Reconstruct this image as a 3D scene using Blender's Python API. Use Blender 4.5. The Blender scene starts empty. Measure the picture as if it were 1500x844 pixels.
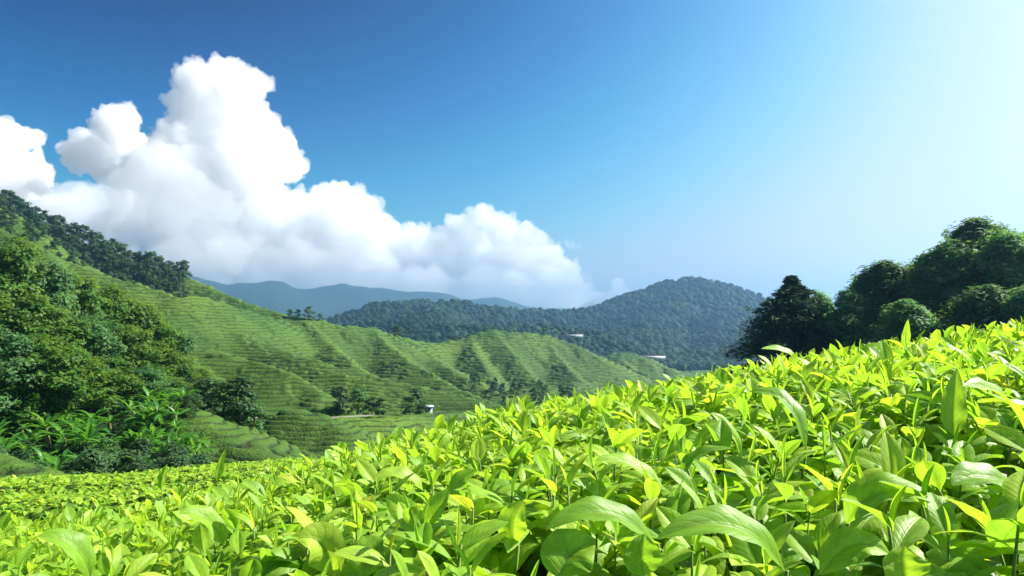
import bpy, math, random
import numpy as np
from mathutils import Vector, Matrix, Euler

# ------------------------------------------------------------------ camera, sky, sun, exposure
scene = bpy.context.scene
R = math.radians
FPX = 1000.0            # focal length in pixels of a 1500 px wide frame
HORIZ = 480.0           # pixel row of the horizon
cam_d = bpy.data.cameras.new("camera")
cam = bpy.data.objects.new("camera", cam_d)
scene.collection.objects.link(cam)
cam.location = (0, 0, 0)
cam.rotation_euler = (R(90), 0, 0)
cam_d.sensor_width = 36
cam_d.lens = 36 * FPX / 1500
cam_d.shift_y = (HORIZ - 422) / 1500
cam_d.clip_start = 0.02
cam_d.clip_end = 60000
scene.camera = cam

SUN_AZ, SUN_EL = 76.0, 41.0
world = bpy.data.worlds.new("World")
scene.world = world
world.use_nodes = True
wn, wl = world.node_tree.nodes, world.node_tree.links
bg = wn["Background"]
sky = wn.new("ShaderNodeTexSky")
sky.sky_type = 'NISHITA'
sky.sun_disc = False
sky.sun_elevation = R(SUN_EL)
sky.sun_rotation = R(SUN_AZ)
sky.altitude = 1500
sky.air_density = 1.0
sky.dust_density = 6.0
sky.ozone_density = 8.0
EXPOSURE = 1.35
# the photograph's polarised, deeply saturated sky: grade the Nishita colour channel by channel with a soft shoulder
sep = wn.new("ShaderNodeSeparateColor"); comb = wn.new("ShaderNodeCombineColor")
wl.new(sky.outputs["Color"], sep.inputs[0])
def wmath(op, a, b):
    n = wn.new("ShaderNodeMath"); n.operation = op
    for k, v in enumerate((a, b)):
        if isinstance(v, (int, float)): n.inputs[k].default_value = v
        else: wl.new(v, n.inputs[k])
    return n.outputs[0]
for ch, (g_, gain) in enumerate(((5.4, .0290), (5.0, .0150), (6.3, .00034))):
    c_ = wmath('MULTIPLY', wmath('POWER', sep.outputs[ch], g_), gain)
    wl.new(wmath('MULTIPLY', wmath('DIVIDE', c_, wmath('ADD', c_, 1.0)), (9.2, 8.9, 9.5)[ch] / 2**EXPOSURE), comb.inputs[ch])
wl.new(comb.outputs[0], bg.inputs["Color"])
bg.inputs["Strength"].default_value = 0.10

sun_d = bpy.data.lights.new("sun", 'SUN')
sun_d.energy = 5.0
sun_d.angle = R(0.5)
sun_d.color = (1.0, 0.95, 0.86)
sun = bpy.data.objects.new("sun", sun_d)
scene.collection.objects.link(sun)
sdir = Vector((math.sin(R(SUN_AZ)) * math.cos(R(SUN_EL)), math.cos(R(SUN_AZ)) * math.cos(R(SUN_EL)), math.sin(R(SUN_EL))))
sun.rotation_euler = (-sdir).to_track_quat('-Z', 'Y').to_euler()
sun.location = sdir * 50

vs = scene.view_settings
vs.view_transform = 'Standard'
vs.look = 'None'
vs.exposure = EXPOSURE
vs.gamma = 1
vs.use_curve_mapping = False
cy = scene.cycles
cy.max_bounces = 48
cy.diffuse_bounces = 6
cy.glossy_bounces = 2
cy.transmission_bounces = 8
cy.transparent_max_bounces = 8
cy.volume_bounces = 48
cy.use_denoising = True
cy.sample_clamp_indirect = 8

# ------------------------------------------------------------------ helpers
rng = np.random.default_rng(7)
random.seed(7)

def P(px, py, Y):
    return np.array([(px - 750) / FPX * Y, Y, (HORIZ - py) / FPX * Y])

def tag(o, label=None, cat=None, group=None, kind=None):
    if label: o['label'] = label
    if cat: o['category'] = cat
    if group: o['group'] = group
    if kind: o['kind'] = kind
    return o

def empty(name, loc=(0, 0, 0), rz=0.0):
    o = bpy.data.objects.new(name, None)
    o.location = loc
    o.rotation_euler = (0, 0, rz)
    o.empty_display_size = 0.05
    scene.collection.objects.link(o)
    return o

def link(name, me, parent=None):
    o = bpy.data.objects.new(name, me)
    scene.collection.objects.link(o)
    if parent is not None: o.parent = parent
    return o

def mesh_np(name, verts, quads, mat=None, smooth=True, uv=None, tint=None, tris=None):
    """verts (N,3); quads (M,4) index array; tris (K,3); uv (N,2) per vertex; tint (N,) per vertex"""
    me = bpy.data.meshes.new(name)
    verts = np.asarray(verts, dtype=np.float32)
    quads = np.zeros((0, 4), np.int32) if quads is None else np.asarray(quads, dtype=np.int32)
    tris = np.zeros((0, 3), np.int32) if tris is None else np.asarray(tris, dtype=np.int32)
    nq, nt = len(quads), len(tris)
    loops = np.concatenate([quads.ravel(), tris.ravel()]).astype(np.int32)
    me.vertices.add(len(verts))
    me.vertices.foreach_set('co', verts.ravel())
    me.loops.add(len(loops))
    me.loops.foreach_set('vertex_index', loops)
    me.polygons.add(nq + nt)
    starts = np.concatenate([np.arange(nq) * 4, nq * 4 + np.arange(nt) * 3]).astype(np.int32)
    me.polygons.foreach_set('loop_start', starts)
    me.update(calc_edges=True)
    if smooth:
        me.polygons.foreach_set('use_smooth', np.ones(nq + nt, dtype=bool))
    if uv is not None:
        ul = me.uv_layers.new(name="UVMap")
        ul.data.foreach_set('uv', np.asarray(uv, np.float32)[loops].ravel())
    if tint is not None:
        a = me.attributes.new("tint", 'FLOAT', 'POINT')
        a.data.foreach_set('value', np.asarray(tint, np.float32))
    if mat is not None: me.materials.append(mat)
    me.validate()
    return me

class MB:
    """collects pieces of one mesh"""
    def __init__(self): self.v, self.q, self.t, self.n = [], [], [], 0
    def add(self, v, q=None, t=None):
        v = np.asarray(v, float).reshape(-1, 3)
        if q is not None and len(q): self.q.append(np.asarray(q) + self.n)
        if t is not None and len(t): self.t.append(np.asarray(t) + self.n)
        self.v.append(v); self.n += len(v)
    def box(self, a, b):
        x0, y0, z0 = a; x1, y1, z1 = b
        v = [(x0,y0,z0),(x1,y0,z0),(x1,y1,z0),(x0,y1,z0),(x0,y0,z1),(x1,y0,z1),(x1,y1,z1),(x0,y1,z1)]
        self.add(v, [(0,3,2,1),(4,5,6,7),(0,1,5,4),(1,2,6,5),(2,3,7,6),(3,0,4,7)])
    def tube(self, pts, rads, sides=7):
        pts = np.asarray(pts, float); n = len(pts)
        d = np.gradient(pts, axis=0)
        d /= np.linalg.norm(d, axis=1)[:, None] + 1e-9
        ref = np.array([0.31, 0.95, 0.05])
        a = np.cross(d, ref); a /= np.linalg.norm(a, axis=1)[:, None] + 1e-9
        b = np.cross(d, a)
        th = np.arange(sides) / sides * 2 * math.pi
        rads = np.asarray(rads, float)
        v = pts[:, None] + rads[:, None, None] * (np.cos(th)[None, :, None] * a[:, None] + np.sin(th)[None, :, None] * b[:, None])
        q = []
        for i in range(n - 1):
            for j in range(sides):
                k = (j + 1) % sides
                q.append((i*sides+j, i*sides+k, (i+1)*sides+k, (i+1)*sides+j))
        v = np.concatenate([v.reshape(-1, 3), pts[-1:], pts[:1]])
        t = [((n-1)*sides+j, (n-1)*sides+(j+1) % sides, n*sides) for j in range(sides)]
        t += [((j+1) % sides, j, n*sides+1) for j in range(sides)]
        self.add(v, q, t)
    def mesh(self, name, mat, smooth=True, tint=None):
        v = np.concatenate(self.v)
        q = np.concatenate(self.q) if self.q else None
        t = np.concatenate(self.t) if self.t else None
        return mesh_np(name, v, q, mat, smooth, tris=t, tint=tint)

# vectorised gradient-free value noise
def _hash(ix, iy, iz, seed):
    h = (ix.astype(np.int64) * 374761393 + iy.astype(np.int64) * 668265263 + iz.astype(np.int64) * 2147483647 + seed * 974711) & 0x7fffffff
    h = ((h ^ (h >> 13)) * 1274126177) & 0x7fffffff
    h = (h ^ (h >> 16)) & 0xffff
    return h / 65535.0
def vnoise(x, y, z=None, seed=0):
    x = np.asarray(x, float); y = np.asarray(y, float)
    z = np.zeros_like(x) if z is None else np.asarray(z, float)
    ix, iy, iz = np.floor(x), np.floor(y), np.floor(z)
    fx, fy, fz = x - ix, y - iy, z - iz
    fx = fx*fx*(3-2*fx); fy = fy*fy*(3-2*fy); fz = fz*fz*(3-2*fz)
    def c(a, b, d): return _hash(ix + a, iy + b, iz + d, seed)
    x00 = c(0,0,0)*(1-fx)+c(1,0,0)*fx; x10 = c(0,1,0)*(1-fx)+c(1,1,0)*fx
    r0 = x00*(1-fy)+x10*fy
    if not np.any(fz): return r0*2-1
    x01 = c(0,0,1)*(1-fx)+c(1,0,1)*fx; x11 = c(0,1,1)*(1-fx)+c(1,1,1)*fx
    r1 = x01*(1-fy)+x11*fy
    return (r0*(1-fz)+r1*fz)*2-1
def fbm(x, y, z=None, seed=0, oct=4):
    s, a, f = 0, 0.5, 1.0
    for i in range(oct):
        s = s + a * vnoise(x*f + 17.3*i, y*f - 9.1*i, None if z is None else z*f + 3.7*i, seed + i)
        a *= 0.5; f *= 2.03
    return s

# ------------------------------------------------------------------ materials
def new_mat(name):
    m = bpy.data.materials.new(name)
    m.use_nodes = True
    nt = m.node_tree
    return m, nt.nodes, nt.links, nt.nodes["Principled BSDF"], nt.nodes["Material Output"]

def ramp(nodes, stops):
    r = nodes.new("ShaderNodeValToRGB")
    el = r.color_ramp.elements
    while len(el) < len(stops): el.new(0.5)
    for e, (p, c) in zip(el, stops):
        e.position = p; e.color = (*c, 1)
    return r

def math_node(nodes, links, op, a, b=None, clamp=False):
    n = nodes.new("ShaderNodeMath"); n.operation = op; n.use_clamp = clamp
    for i, s in enumerate((a, b)):
        if s is None: continue
        if isinstance(s, (int, float)): n.inputs[i].default_value = s
        else: links.new(s, n.inputs[i])
    return n.outputs[0]

def leaf_material(name, stops, trans_stops, trans=0.4, rough=0.4, spec=0.5, veins=True):
    m, n, l, p, out = new_mat(name)
    at = n.new("ShaderNodeAttribute"); at.attribute_name = "tint"
    oi = n.new("ShaderNodeObjectInfo")
    var = math_node(n, l, 'FRACT', math_node(n, l, 'ADD', at.outputs["Fac"], oi.outputs["Random"]))
    r1 = ramp(n, stops); r2 = ramp(n, trans_stops)
    l.new(var, r1.inputs[0]); l.new(var, r2.inputs[0])
    c1, c2 = r1.outputs[0], r2.outputs[0]
    # mottling along the leaf
    tc = n.new("ShaderNodeTexCoord")
    if veins:
        sep = n.new("ShaderNodeSeparateXYZ"); l.new(tc.outputs["UV"], sep.inputs[0])
        s = math_node(n, l, 'ABSOLUTE', math_node(n, l, 'SUBTRACT', sep.outputs["Y"], 0.5))      # 0 at midrib, .5 at edge
        vein = math_node(n, l, 'SINE', math_node(n, l, 'MULTIPLY', math_node(n, l, 'SUBTRACT', sep.outputs["X"], math_node(n, l, 'MULTIPLY', s, 0.45)), 56.0))
        vein = math_node(n, l, 'POWER', math_node(n, l, 'ADD', math_node(n, l, 'MULTIPLY', vein, 0.5), 0.5), 5.0)
        rib = n.new("ShaderNodeMapRange"); l.new(s, rib.inputs[0])
        rib.inputs[1].default_value = 0.015; rib.inputs[2].default_value = 0.045
        rib.inputs[3].default_value = 1; rib.inputs[4].default_value = 0
        hgt = math_node(n, l, 'ADD', math_node(n, l, 'MULTIPLY', vein, -0.35), math_node(n, l, 'MULTIPLY', rib.outputs[0], -1.0))
        no = n.new("ShaderNodeTexNoise"); no.inputs["Scale"].default_value = 9; no.inputs["Detail"].default_value = 3
        l.new(tc.outputs["UV"], no.inputs["Vector"])
        hgt = math_node(n, l, 'ADD', hgt, math_node(n, l, 'MULTIPLY', no.outputs[0], 0.9))
        bp = n.new("ShaderNodeBump"); bp.inputs["Strength"].default_value = 0.3; bp.inputs["Distance"].default_value = 0.0015
        l.new(hgt, bp.inputs["Height"]); l.new(bp.outputs[0], p.inputs["Normal"])
        mx = n.new("ShaderNodeMixRGB"); mx.blend_type = 'MIX'
        l.new(math_node(n, l, 'MULTIPLY', math_node(n, l, 'MAXIMUM', math_node(n, l, 'MULTIPLY', vein, 0.35), rib.outputs[0]), 0.45), mx.inputs[0])
        l.new(c1, mx.inputs[1]); mx.inputs[2].default_value = (0.30, 0.42, 0.07, 1)
        c1 = mx.outputs[0]
        m2 = n.new("ShaderNodeMixRGB"); m2.blend_type = 'MULTIPLY'
        l.new(math_node(n, l, 'ADD', math_node(n, l, 'MULTIPLY', vein, 0.30), math_node(n, l, 'MULTIPLY', rib.outputs[0], 0.55), True), m2.inputs[0])
        l.new(c2, m2.inputs[1]); m2.inputs[2].default_value = (0.45, 0.60, 0.4, 1)
        n4 = n.new("ShaderNodeTexNoise"); n4.noise_dimensions = '4D'; n4.inputs["Scale"].default_value = 4.5; n4.inputs["Detail"].default_value = 4
        l.new(tc.outputs["UV"], n4.inputs["Vector"]); l.new(math_node(n, l, 'MULTIPLY', var, 40.0), n4.inputs["W"])
        blot = n.new("ShaderNodeMapRange"); l.new(n4.outputs[0], blot.inputs[0])
        blot.inputs[1].default_value = 0.66; blot.inputs[2].default_value = 0.74
        tone = n.new("ShaderNodeMapRange"); l.new(n4.outputs[0], tone.inputs[0])
        tone.inputs[1].default_value = 0.3; tone.inputs[2].default_value = 0.7; tone.inputs[3].default_value = 0.78; tone.inputs[4].default_value = 1.18
        def blemish(c):
            a_ = n.new("ShaderNodeMixRGB"); a_.blend_type = 'MULTIPLY'; a_.inputs[0].default_value = 1
            l.new(c, a_.inputs[1]); l.new(tone.outputs[0], a_.inputs[2])
            b_ = n.new("ShaderNodeMixRGB"); l.new(math_node(n, l, 'MULTIPLY', blot.outputs[0], 0.55), b_.inputs[0])
            l.new(a_.outputs[0], b_.inputs[1]); b_.inputs[2].default_value = (0.32, 0.26, 0.05, 1)
            return b_.outputs[0]
        c1 = blemish(c1); c2 = blemish(m2.outputs[0])
    l.new(c1, p.inputs["Base Color"])
    p.inputs["Roughness"].default_value = rough
    p.inputs["Specular IOR Level"].default_value = spec
    tr = n.new("ShaderNodeBsdfTranslucent"); l.new(c2, tr.inputs["Color"])
    mix = n.new("ShaderNodeMixShader"); mix.inputs[0].default_value = trans
    l.new(p.outputs[0], mix.inputs[1]); l.new(tr.outputs[0], mix.inputs[2])
    l.new(mix.outputs[0], out.inputs["Surface"])
    return m

def plain(name, col, rough=0.7, spec=0.3, var=0.25, scale=4.0, bump=0.0):
    m, n, l, p, out = new_mat(name)
    tc = n.new("ShaderNodeTexCoord")
    no = n.new("ShaderNodeTexNoise"); no.inputs["Scale"].default_value = scale; no.inputs["Detail"].default_value = 5
    l.new(tc.outputs["Object"], no.inputs["Vector"])
    r = ramp(n, [(0.25, tuple(c*(1-var) for c in col)), (0.75, tuple(min(1, c*(1+var)) for c in col))])
    l.new(no.outputs[0], r.inputs[0]); l.new(r.outputs[0], p.inputs["Base Color"])
    p.inputs["Roughness"].default_value = rough
    p.inputs["Specular IOR Level"].default_value = spec
    if bump:
        b = n.new("ShaderNodeBump"); b.inputs["Strength"].default_value = bump
        l.new(no.outputs[0], b.inputs["Height"]); l.new(b.outputs[0], p.inputs["Normal"])
    return m

M = {}
M['young'] = leaf_material("tea_leaf_young",
    [(0.0, (0.20, 0.39, 0.030)), (0.35, (0.29, 0.50, 0.042)), (0.7, (0.38, 0.58, 0.055)), (0.96, (0.46, 0.62, 0.060)), (1.0, (0.50, 0.54, 0.06))],
    [(0.0, (0.34, 0.64, 0.03)), (0.5, (0.48, 0.75, 0.035)), (0.96, (0.60, 0.78, 0.04)), (1.0, (0.68, 0.70, 0.04))], trans=0.5, rough=0.46, spec=0.4)
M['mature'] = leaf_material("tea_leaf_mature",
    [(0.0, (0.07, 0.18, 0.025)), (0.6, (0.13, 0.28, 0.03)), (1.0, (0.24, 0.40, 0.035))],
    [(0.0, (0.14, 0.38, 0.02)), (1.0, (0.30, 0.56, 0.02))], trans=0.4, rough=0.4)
M['tea_stem'] = plain("tea_stem_green", (0.16, 0.24, 0.04), 0.6, var=0.3, scale=60)
M['bark'] = plain("tree_bark", (0.11, 0.085, 0.06), 0.9, var=0.4, scale=3, bump=0.6)
M['fol_warm'] = leaf_material("broadleaf_foliage", [(0, (0.038, 0.105, 0.016)), (0.6, (0.072, 0.175, 0.022)), (1, (0.13, 0.24, 0.03))],
    [(0, (0.12, 0.24, 0.015)), (1, (0.28, 0.40, 0.02))], trans=0.4, rough=0.6, spec=0.25, veins=False)
M['fol_dark'] = leaf_material("dark_foliage", [(0, (0.026, 0.072, 0.028)), (0.6, (0.046, 0.110, 0.036)), (1, (0.078, 0.155, 0.042))],
    [(0, (0.05, 0.12, 0.03)), (1, (0.12, 0.21, 0.03))], trans=0.3, rough=0.6, spec=0.25, veins=False)
M['fol_mid'] = leaf_material("mid_green_foliage", [(0, (0.045, 0.125, 0.042)), (0.6, (0.08, 0.19, 0.055)), (1, (0.14, 0.27, 0.065))],
    [(0, (0.08, 0.20, 0.04)), (1, (0.20, 0.36, 0.05))], trans=0.4, rough=0.6, spec=0.25, veins=False)
M['grove'] = leaf_material("grove_foliage", [(0, (0.085, 0.22, 0.095)), (0.6, (0.145, 0.33, 0.12)), (1, (0.25, 0.44, 0.14))],
    [(0, (0.14, 0.36, 0.08)), (1, (0.34, 0.58, 0.09))], trans=0.5, rough=0.6, spec=0.25, veins=False)
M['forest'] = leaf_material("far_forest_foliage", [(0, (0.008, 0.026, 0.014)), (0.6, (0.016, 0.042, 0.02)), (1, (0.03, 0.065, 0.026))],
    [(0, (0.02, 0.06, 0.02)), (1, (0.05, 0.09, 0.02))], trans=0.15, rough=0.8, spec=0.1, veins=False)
M['conifer'] = leaf_material("conifer_needles", [(0, (0.040, 0.095, 0.060)), (0.7, (0.062, 0.135, 0.070)), (1, (0.10, 0.18, 0.08))],
    [(0, (0.03, 0.08, 0.03)), (1, (0.08, 0.14, 0.04))], trans=0.2, rough=0.6, spec=0.2, veins=False)
M['banana'] = leaf_material("banana_leaf", [(0, (0.03, 0.12, 0.016)), (0.6, (0.055, 0.19, 0.022)), (1, (0.11, 0.28, 0.03))],
    [(0, (0.10, 0.34, 0.02)), (1, (0.24, 0.52, 0.03))], trans=0.45, rough=0.4, spec=0.4, veins=False)
M['banana_stem'] = plain("banana_stem", (0.13, 0.15, 0.05), 0.7, var=0.4, scale=5)
M['white_roof'] = plain("white_roof_sheet", (0.42, 0.44, 0.46), 0.5, var=0.08, scale=1)
M['white_wall'] = plain("white_wall", (0.34, 0.34, 0.33), 0.8, var=0.1, scale=1)
M['dark_opening'] = plain("dark_opening", (0.03, 0.035, 0.04), 0.4, var=0.2, scale=1)
M['road'] = plain("pale_road", (0.22, 0.20, 0.16), 0.9, var=0.2, scale=0.6)

def terrain_material():
    m, n, l, p, out = new_mat("hill_ground")
    tc = n.new("ShaderNodeTexCoord")
    n1 = n.new("ShaderNodeTexNoise"); n1.inputs["Scale"].default_value = 0.06; n1.inputs["Detail"].default_value = 9; n1.inputs["Roughness"].default_value = 0.65
    l.new(tc.outputs["Object"], n1.inputs["Vector"])
    r = ramp(n, [(0.3, (0.010, 0.024, 0.012)), (0.55, (0.018, 0.040, 0.016)), (0.75, (0.032, 0.060, 0.022))])
    l.new(n1.outputs[0], r.inputs[0]); l.new(r.outputs[0], p.inputs["Base Color"])
    p.inputs["Roughness"].default_value = 0.9; p.inputs["Specular IOR Level"].default_value = 0.1
    b = n.new("ShaderNodeBump"); b.inputs["Strength"].default_value = 0.8; b.inputs["Distance"].default_value = 3
    n2 = n.new("ShaderNodeTexNoise"); n2.inputs["Scale"].default_value = 0.12; n2.inputs["Detail"].default_value = 7
    l.new(tc.outputs["Object"], n2.inputs["Vector"])
    l.new(n2.outputs[0], b.inputs["Height"]); l.new(b.outputs[0], p.inputs["Normal"])
    return m
M['terrain'] = terrain_material()

def tea_hill_material():
    m, n, l, p, out = new_mat("clipped_tea_rows")
    tc = n.new("ShaderNodeTexCoord")
    at = n.new("ShaderNodeAttribute"); at.attribute_name = "tint"       # 1 on the plucked hedge top, 0 down in the dark-painted row gap
    n1 = n.new("ShaderNodeTexNoise"); n1.inputs["Scale"].default_value = 0.035; n1.inputs["Detail"].default_value = 6
    n2 = n.new("ShaderNodeTexNoise"); n2.inputs["Scale"].default_value = 2.2; n2.inputs["Detail"].default_value = 6; n2.inputs["Roughness"].default_value = 0.7
    l.new(tc.outputs["Object"], n1.inputs["Vector"]); l.new(tc.outputs["Object"], n2.inputs["Vector"])
    mixn = math_node(n, l, 'ADD', math_node(n, l, 'MULTIPLY', n1.outputs[0], 0.6), math_node(n, l, 'MULTIPLY', n2.outputs[0], 0.5))
    r = ramp(n, [(0.32, (0.038, 0.092, 0.016)), (0.55, (0.075, 0.158, 0.020)), (0.78, (0.165, 0.265, 0.026))])
    l.new(mixn, r.inputs[0])
    soil_shade = ramp(n, [(0.0, (0.018, 0.034, 0.012)), (1.0, (0.045, 0.075, 0.016))]); l.new(n2.outputs[0], soil_shade.inputs[0])  # row gaps: dark soil and stems, with the shade between hedges painted in
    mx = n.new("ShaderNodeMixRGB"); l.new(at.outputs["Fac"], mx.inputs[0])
    l.new(soil_shade.outputs[0], mx.inputs[1]); l.new(r.outputs[0], mx.inputs[2])
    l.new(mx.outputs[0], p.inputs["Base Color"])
    p.inputs["Roughness"].default_value = 0.75; p.inputs["Specular IOR Level"].default_value = 0.2
    b = n.new("ShaderNodeBump"); b.inputs["Strength"].default_value = 0.9; b.inputs["Distance"].default_value = 0.25
    n3 = n.new("ShaderNodeTexNoise"); n3.inputs["Scale"].default_value = 3.5; n3.inputs["Detail"].default_value = 5
    l.new(tc.outputs["Object"], n3.inputs["Vector"])
    l.new(n3.outputs[0], b.inputs["Height"]); l.new(b.outputs[0], p.inputs["Normal"])
    tr = n.new("ShaderNodeBsdfTranslucent"); l.new(mx.outputs[0], tr.inputs["Color"])
    ms = n.new("ShaderNodeMixShader"); ms.inputs[0].default_value = 0.25
    l.new(p.outputs[0], ms.inputs[1]); l.new(tr.outputs[0], ms.inputs[2]); l.new(ms.outputs[0], out.inputs["Surface"])
    return m
M['tea_hill'] = tea_hill_material()

# ------------------------------------------------------------------ terrain height
RIDGES = []     # (points, slope, rounding)
SPURS = []
def spur(slope, w, *pts): SPURS.append((np.array([P(*p) for p in pts]), slope, w))
def ridge(slope, w, *pts): RIDGES.append((np.array([P(*p) for p in pts]), slope, w))
# left tea hills, from the skyline down
ridge(.52, 3, (-300,180,450),(-100,250,420),(0,302,400),(60,334,385),(130,364,370),(200,389,355),(265,406,340),(330,432,315),(410,459,295),(450,464,297),(500,476,300),(545,483,308))
spur(.52, 2.2, (-80,268,340),(0,304,330),(30,319,322),(58,337,312),(90,372,300))
spur(.52, 2.2, (-60,320,290),(0,338,280),(30,349,272),(62,364,262),(95,392,250))
spur(.52, 2.2, (60,372,268),(100,382,262),(145,398,256),(200,413,250),(255,436,245),(300,441,252),(345,449,262),(390,464,275))
spur(.52, 2.2, (545,483,308),(560,498,292),(600,528,265),(640,553,245),(680,571,232),(725,588,220))
spur(.52, 2.2, (440,468,292),(480,500,260),(515,530,232),(540,548,212))
spur(.52, 2.2, (575,487,345),(610,506,320),(640,530,295),(690,560,270),(730,577,255))
spur(.52, 2.2, (330,482,238),(400,509,225),(440,521,215),(490,538,205),(560,556,195),(640,571,190),(715,587,184),(770,604,178))
spur(.52, 2.2, (180,486,152),(240,505,145),(320,515,140),(370,526,135),(420,546,128),(470,576,122),(512,602,117))
ridge(.55, 4, (-400,400,160),(-60,440,118),(60,470,112),(140,482,125),(180,486,152))
# green knoll in the middle
ridge(.50, 4, (590,496,372),(640,502,385),(680,497,395),(705,489,402),(725,484,405),(760,487,410),(800,492,415),(840,505,410),(865,520,400),(885,538,390),(908,556,378))
spur(.52, 2.2, (722,485,405),(745,510,378),(770,540,350),(797,572,322))
spur(.52, 2.2, (690,497,396),(700,520,360),(720,552,320),(735,572,300))
spur(.52, 2.2, (800,493,414),(815,520,385),(845,552,352))
ridge(.50, 4, (862,530,520),(900,518,530),(920,517,530),(945,525,520),(975,537,510),(1015,553,500))
spur(.52, 2.2, (905,518,530),(925,540,490),(960,556,460))
# small mounds close by
ridge(.66, 3, (382,614,96),(405,604,94),(430,600,92),(468,609,90),(506,633,86))
ridge(.55, 2, (270,596,64),(288,609,62),(320,632,60),(350,651,58),(388,670,55))
ridge(.9, 1.5, (-80,648,27),(-20,664,26),(10,675,25.5),(30,690,25),(46,716,24))
ridge(.3, 3, (325,613,104),(400,612,104),(480,613,104),(540,609,108),(620,608,122),(700,604,138))
# low rise under the dark trees on the right
SHELF_L = [(np.array([P(*p) for p in ((-400,545,78),(-50,570,74),(100,585,72),(200,600,72),(262,628,70))]), .20, 3)]
SHELF_R = [(np.array([P(*p) for p in ((1100,536,64),(1300,505,58),(1700,460,54))]), .25, 5)]
FOREST = []
def fridge(slope, w, *pts): FOREST.append((np.array([P(*p) for p in pts]), slope, w))
fridge(.35, 10, (540,476,820),(600,476,800),(660,482,760),(720,484,740),(790,482,760),(860,490,760),(940,512,760),(1010,520,780),(1100,520,800))
fridge(.42, 30, (460,480,1150),(520,463,1180),(570,447,1200),(620,442,1220),(660,441,1220),(700,451,1230),(760,458,1260),(850,457,1320),(900,447,1360),(950,427,1400),(985,416,1400),(1010,413,1400),(1040,418,1400),(1070,429,1390),(1100,446,1380),(1200,490,1380),(1500,500,1400),(2200,470,1400))
fridge(.42, 20, (1010,413,1400),(960,450,1200),(930,490,1000))
fridge(.42, 20, (1040,416,1400),(1060,455,1200),(1050,495,1000))
fridge(.42, 20, (620,442,1220),(640,462,1050),(655,478,900))
FAR = []
FAR.append((np.array([P(*p) for p in [(-300,380,3700),(150,390,3700),(250,396,3800),(330,413,3800),(400,408,3800),(440,414,3850),(500,411,3900),(560,421,3900),(640,429,3900),(720,433,3950),(775,445,4000),(850,453,4000),(1100,462,4200),(1500,450,4200),(2400,440,4000)]]), .38, 60))

def tents(x, y, lst, asym=1.0):
    h = np.full(x.shape, -1e4)
    for pts, s, w in lst:
        hr = np.full(x.shape, -1e4)
        for a, b in zip(pts[:-1], pts[1:]):
            dx, dy = b[0]-a[0], b[1]-a[1]
            t = np.clip(((x-a[0])*dx + (y-a[1])*dy) / (dx*dx+dy*dy), 0, 1)
            ex, ey = x - a[0]-t*dx, y - a[1]-t*dy
            d = np.hypot(ex, ey)
            sd = s
            if asym != 1.0:      # the far flank of a spur falls away more steeply than the flank facing the valley
                L = math.hypot(dx, dy)
                k = np.clip((-dy*ex + dx*ey)/L/4, -1, 1)*.5 + .5
                sd = s*(1 + (asym-1)*k)
            hr = np.maximum(hr, a[2]+t*(b[2]-a[2]) - sd*(np.sqrt(d*d+w*w)-w))
        h = smax(h, hr, 2.0)
    return h
def smax(a, b, k):
    hh = np.maximum(k - np.abs(a-b), 0)/k
    return np.maximum(a, b) + hh*hh*k*0.25

FY = [-200, 0, 15, 45, 90, 150, 300, 500, 700, 1000, 2500, 9000]
FZ = [-9, -4, -5, -11, -18, -22, -29, -38, -42, -44, -50, -60]
CANOPY_C = 0.235
def skyline_v(u):
    return np.interp(u, [-1.5, -.75, -.55, -.35, -.15, .15, .35, .75, 1.5], [-.40, -.315, -.298, -.246, -.168, -.114, -.078, -.010, .095])
def near_surface(x, y):
    """top of the clipped tea in front of the camera"""
    ye = np.sqrt(np.maximum(y, 0)**2 + 0.5)
    u = 14*np.tanh(x/14)/ye
    s = 0
    for d in (-.16, -.08, 0, .08, .16): s = s + skyline_v(u + d)/5
    ys = np.interp(u, [-1, -.4, 0, .4, 1], [2.3, 2.4, 2.5, 2.9, 3.6])
    yy = np.where(y > 0, ye - 0.707*np.exp(-np.maximum(y, 0)*1.5), y*0.3)
    yb = np.where(y > 0, y, 0.3*y)
    return s*ye*np.clip(0.35+y, .0, 1) + (1-np.clip(0.35+y, 0, 1))*(-.06) - CANOPY_C*(1 - yb/ys)**2
def far_field(x, y):
    """second tea slope beyond the near bushes, lower left"""
    ye = np.maximum(y, 1.0)
    u = x/ye
    v = np.interp(u, [-2, -.75, -.55, -.45, -.3, -.1, .3], [-.235, -.222, -.213, -.203, -.192, -.22, -.5])
    return v*ye - 0.9*(1 - y/11.0)**2

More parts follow.
